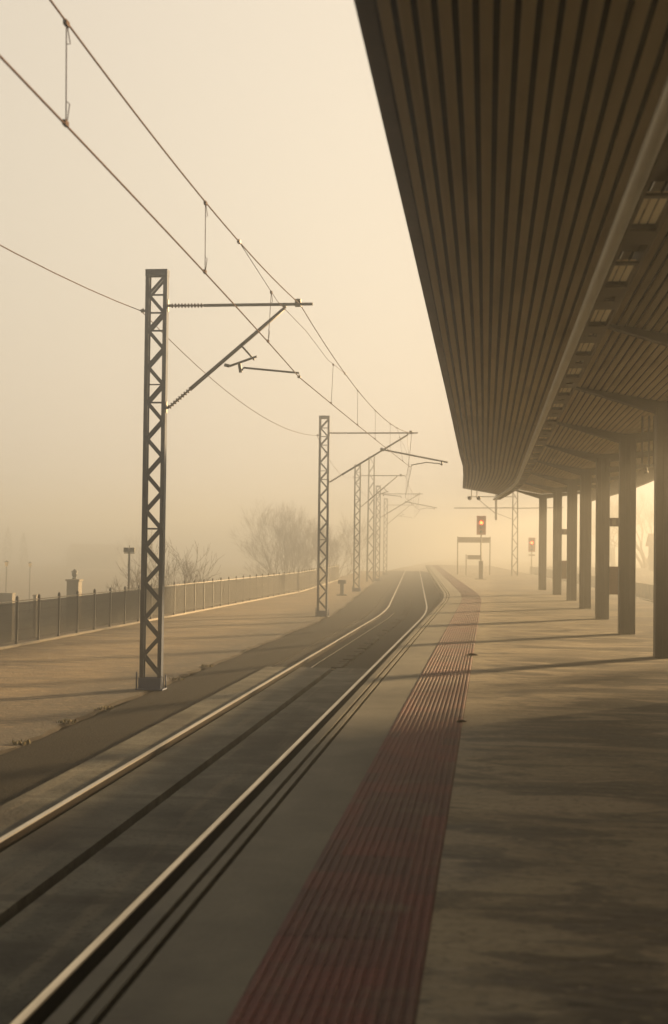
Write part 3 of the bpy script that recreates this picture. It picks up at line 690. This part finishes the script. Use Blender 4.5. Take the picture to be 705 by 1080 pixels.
ln = MB().path([(0, 0, 3.94), (0, 0, 4.0), (0, 0, 4.02)], [.10, .10, .05], 10).path([(0, 0, 4.02), (0, 0, 4.1), (0, 0, 4.2), (0, 0, 4.24)], [.07, .12, .13, .1], 12).path([(0, 0, 4.24), (0, 0, 4.26), (0, 0, 4.38)], [.16, .16, .02], 12).build('lantern', M['fence'], g)
for X, D, w_, lab in ((-23.1, 64, .75, 'low pale gatepost top at the left border above the fence'), (-21.1, 62.5, .14, 'narrow pale post top above the fence near the left border')):
    g = MB(); g.box(-w_ / 2, w_ / 2, -.2, .2, 0, 3.15); g.box(-w_ / 2 - .03, w_ / 2 + .03, -.23, .23, 3.152, 3.22); tag(g.build('gatepost', M['wall'], None, (X, D, -3.3)), lab, 'gatepost', 'pale gateposts beyond the fence')
def house(label, loc, wx, wy, h, rh, name='house', wins=2):
    g = thing(name, label, 'building', loc); b = MB(); b.box(-wx / 2, wx / 2, -wy / 2, wy / 2, 0, h)
    b.add([(-wx / 2, -wy / 2, h), (-wx / 2, wy / 2, h), (-wx / 2, 0, h + rh), (wx / 2, -wy / 2, h), (wx / 2, wy / 2, h), (wx / 2, 0, h + rh)], [(0, 2, 1), (3, 4, 5)]); b.build('wall', M['wall'], g)
    r_ = MB(); ov = .25
    for s_ in (-1, 1): r_.add([(-wx / 2 - ov, s_ * (wy / 2 + ov), h - .12), (wx / 2 + ov, s_ * (wy / 2 + ov), h - .12), (wx / 2 + ov, 0, h + rh + .03), (-wx / 2 - ov, 0, h + rh + .03),
                              (-wx / 2 - ov, s_ * (wy / 2 + ov), h), (wx / 2 + ov, s_ * (wy / 2 + ov), h), (wx / 2 + ov, 0, h + rh + .15), (-wx / 2 - ov, 0, h + rh + .15)],
                              [(0, 1, 2, 3), (7, 6, 5, 4), (0, 4, 5, 1), (1, 5, 6, 2), (3, 2, 6, 7), (0, 3, 7, 4)])
    r_.build('roof', M['roof_tile'], g)
    for k in range(wins):
        x = -wx / 2 + wx * (k + .5) / wins; f = MB(); f.box(x - .5, x + .5, -wy / 2 - .04, -wy / 2 - .003, h * .4, h * .78); wn = f.build('window', M['fpale'], g)
        MB().box(x - .42, x + .42, -wy / 2 - .05, -wy / 2 - .042, h * .43, h * .75).build('pane', M['glass'], wn)
    return g
house('faint low house with a pitched roof in the fog at left', (-96, 330, -3.46), 13, 9, 3.6, 2.2)
house('pale hazy house beyond the right track between the nearest columns', (16.2, 128, .5), 3.2, 4, 2.4, .9)
# unseen building added to shade the near platform, conifers added to dapple its edge
for X, D, H, k, lab in ((15.4, 31.0, 7.0, 61, 'unseen conifer added at the corner of the shade building'), (17.6, 34.6, 7.6, 62, 'second unseen conifer added beyond the shade building corner'), (15.0, 34.2, 6.0, 63, 'unseen conifer added farthest beyond the shade building corner')):
    cypress(lab, (X, D, -.3), H, k, 'unseen conifers added to dapple the shade', 1.5)
sb = thing('added_shade_building', 'unseen building added right of the tracks to shade the near platform', 'building', (0, 0, 0))
b = MB(); b.box(14, 22, -40, 29.4, -.3, 5.6); b.build('wall', M['wall'], sb)
b = MB(); b.box(13.6, 22.4, -40.4, 29.6, 5.602, 5.9); b.build('roof', M['roof'], sb)
for k in range(8):
    y = -20 + 6 * k; f = MB(); f.box(13.93, 13.997, y - .8, y + .8, 1.3, 3.4); wn = f.build('window', M['fpale'], sb); MB().box(13.90, 13.928, y - .7, y + .7, 1.4, 3.3).build('pane', M['glass'], wn)

# ------------------------------------------------------------------ the fog
hz = MB(); hz.box(-386, 386, -126, 396, -4.7, 9.75)
ho = hz.build('haze', []); struct(ho, 'stuff')
hm = bpy.data.materials.new('haze'); hm.use_nodes = True; t = hm.node_tree
for n_ in list(t.nodes):
    if n_.type != 'OUTPUT_MATERIAL': t.nodes.remove(n_)
v = t.nodes.new('ShaderNodeVolumePrincipled'); v.inputs['Density'].default_value = HAZE_DENSITY; v.inputs['Color'].default_value = (.83, .85, .84, 1); v.inputs['Anisotropy'].default_value = .92
t.links.new(v.outputs[0], [n_ for n_ in t.nodes if n_.type == 'OUTPUT_MATERIAL'][0].inputs['Volume'])
ho.data.materials.append(hm)
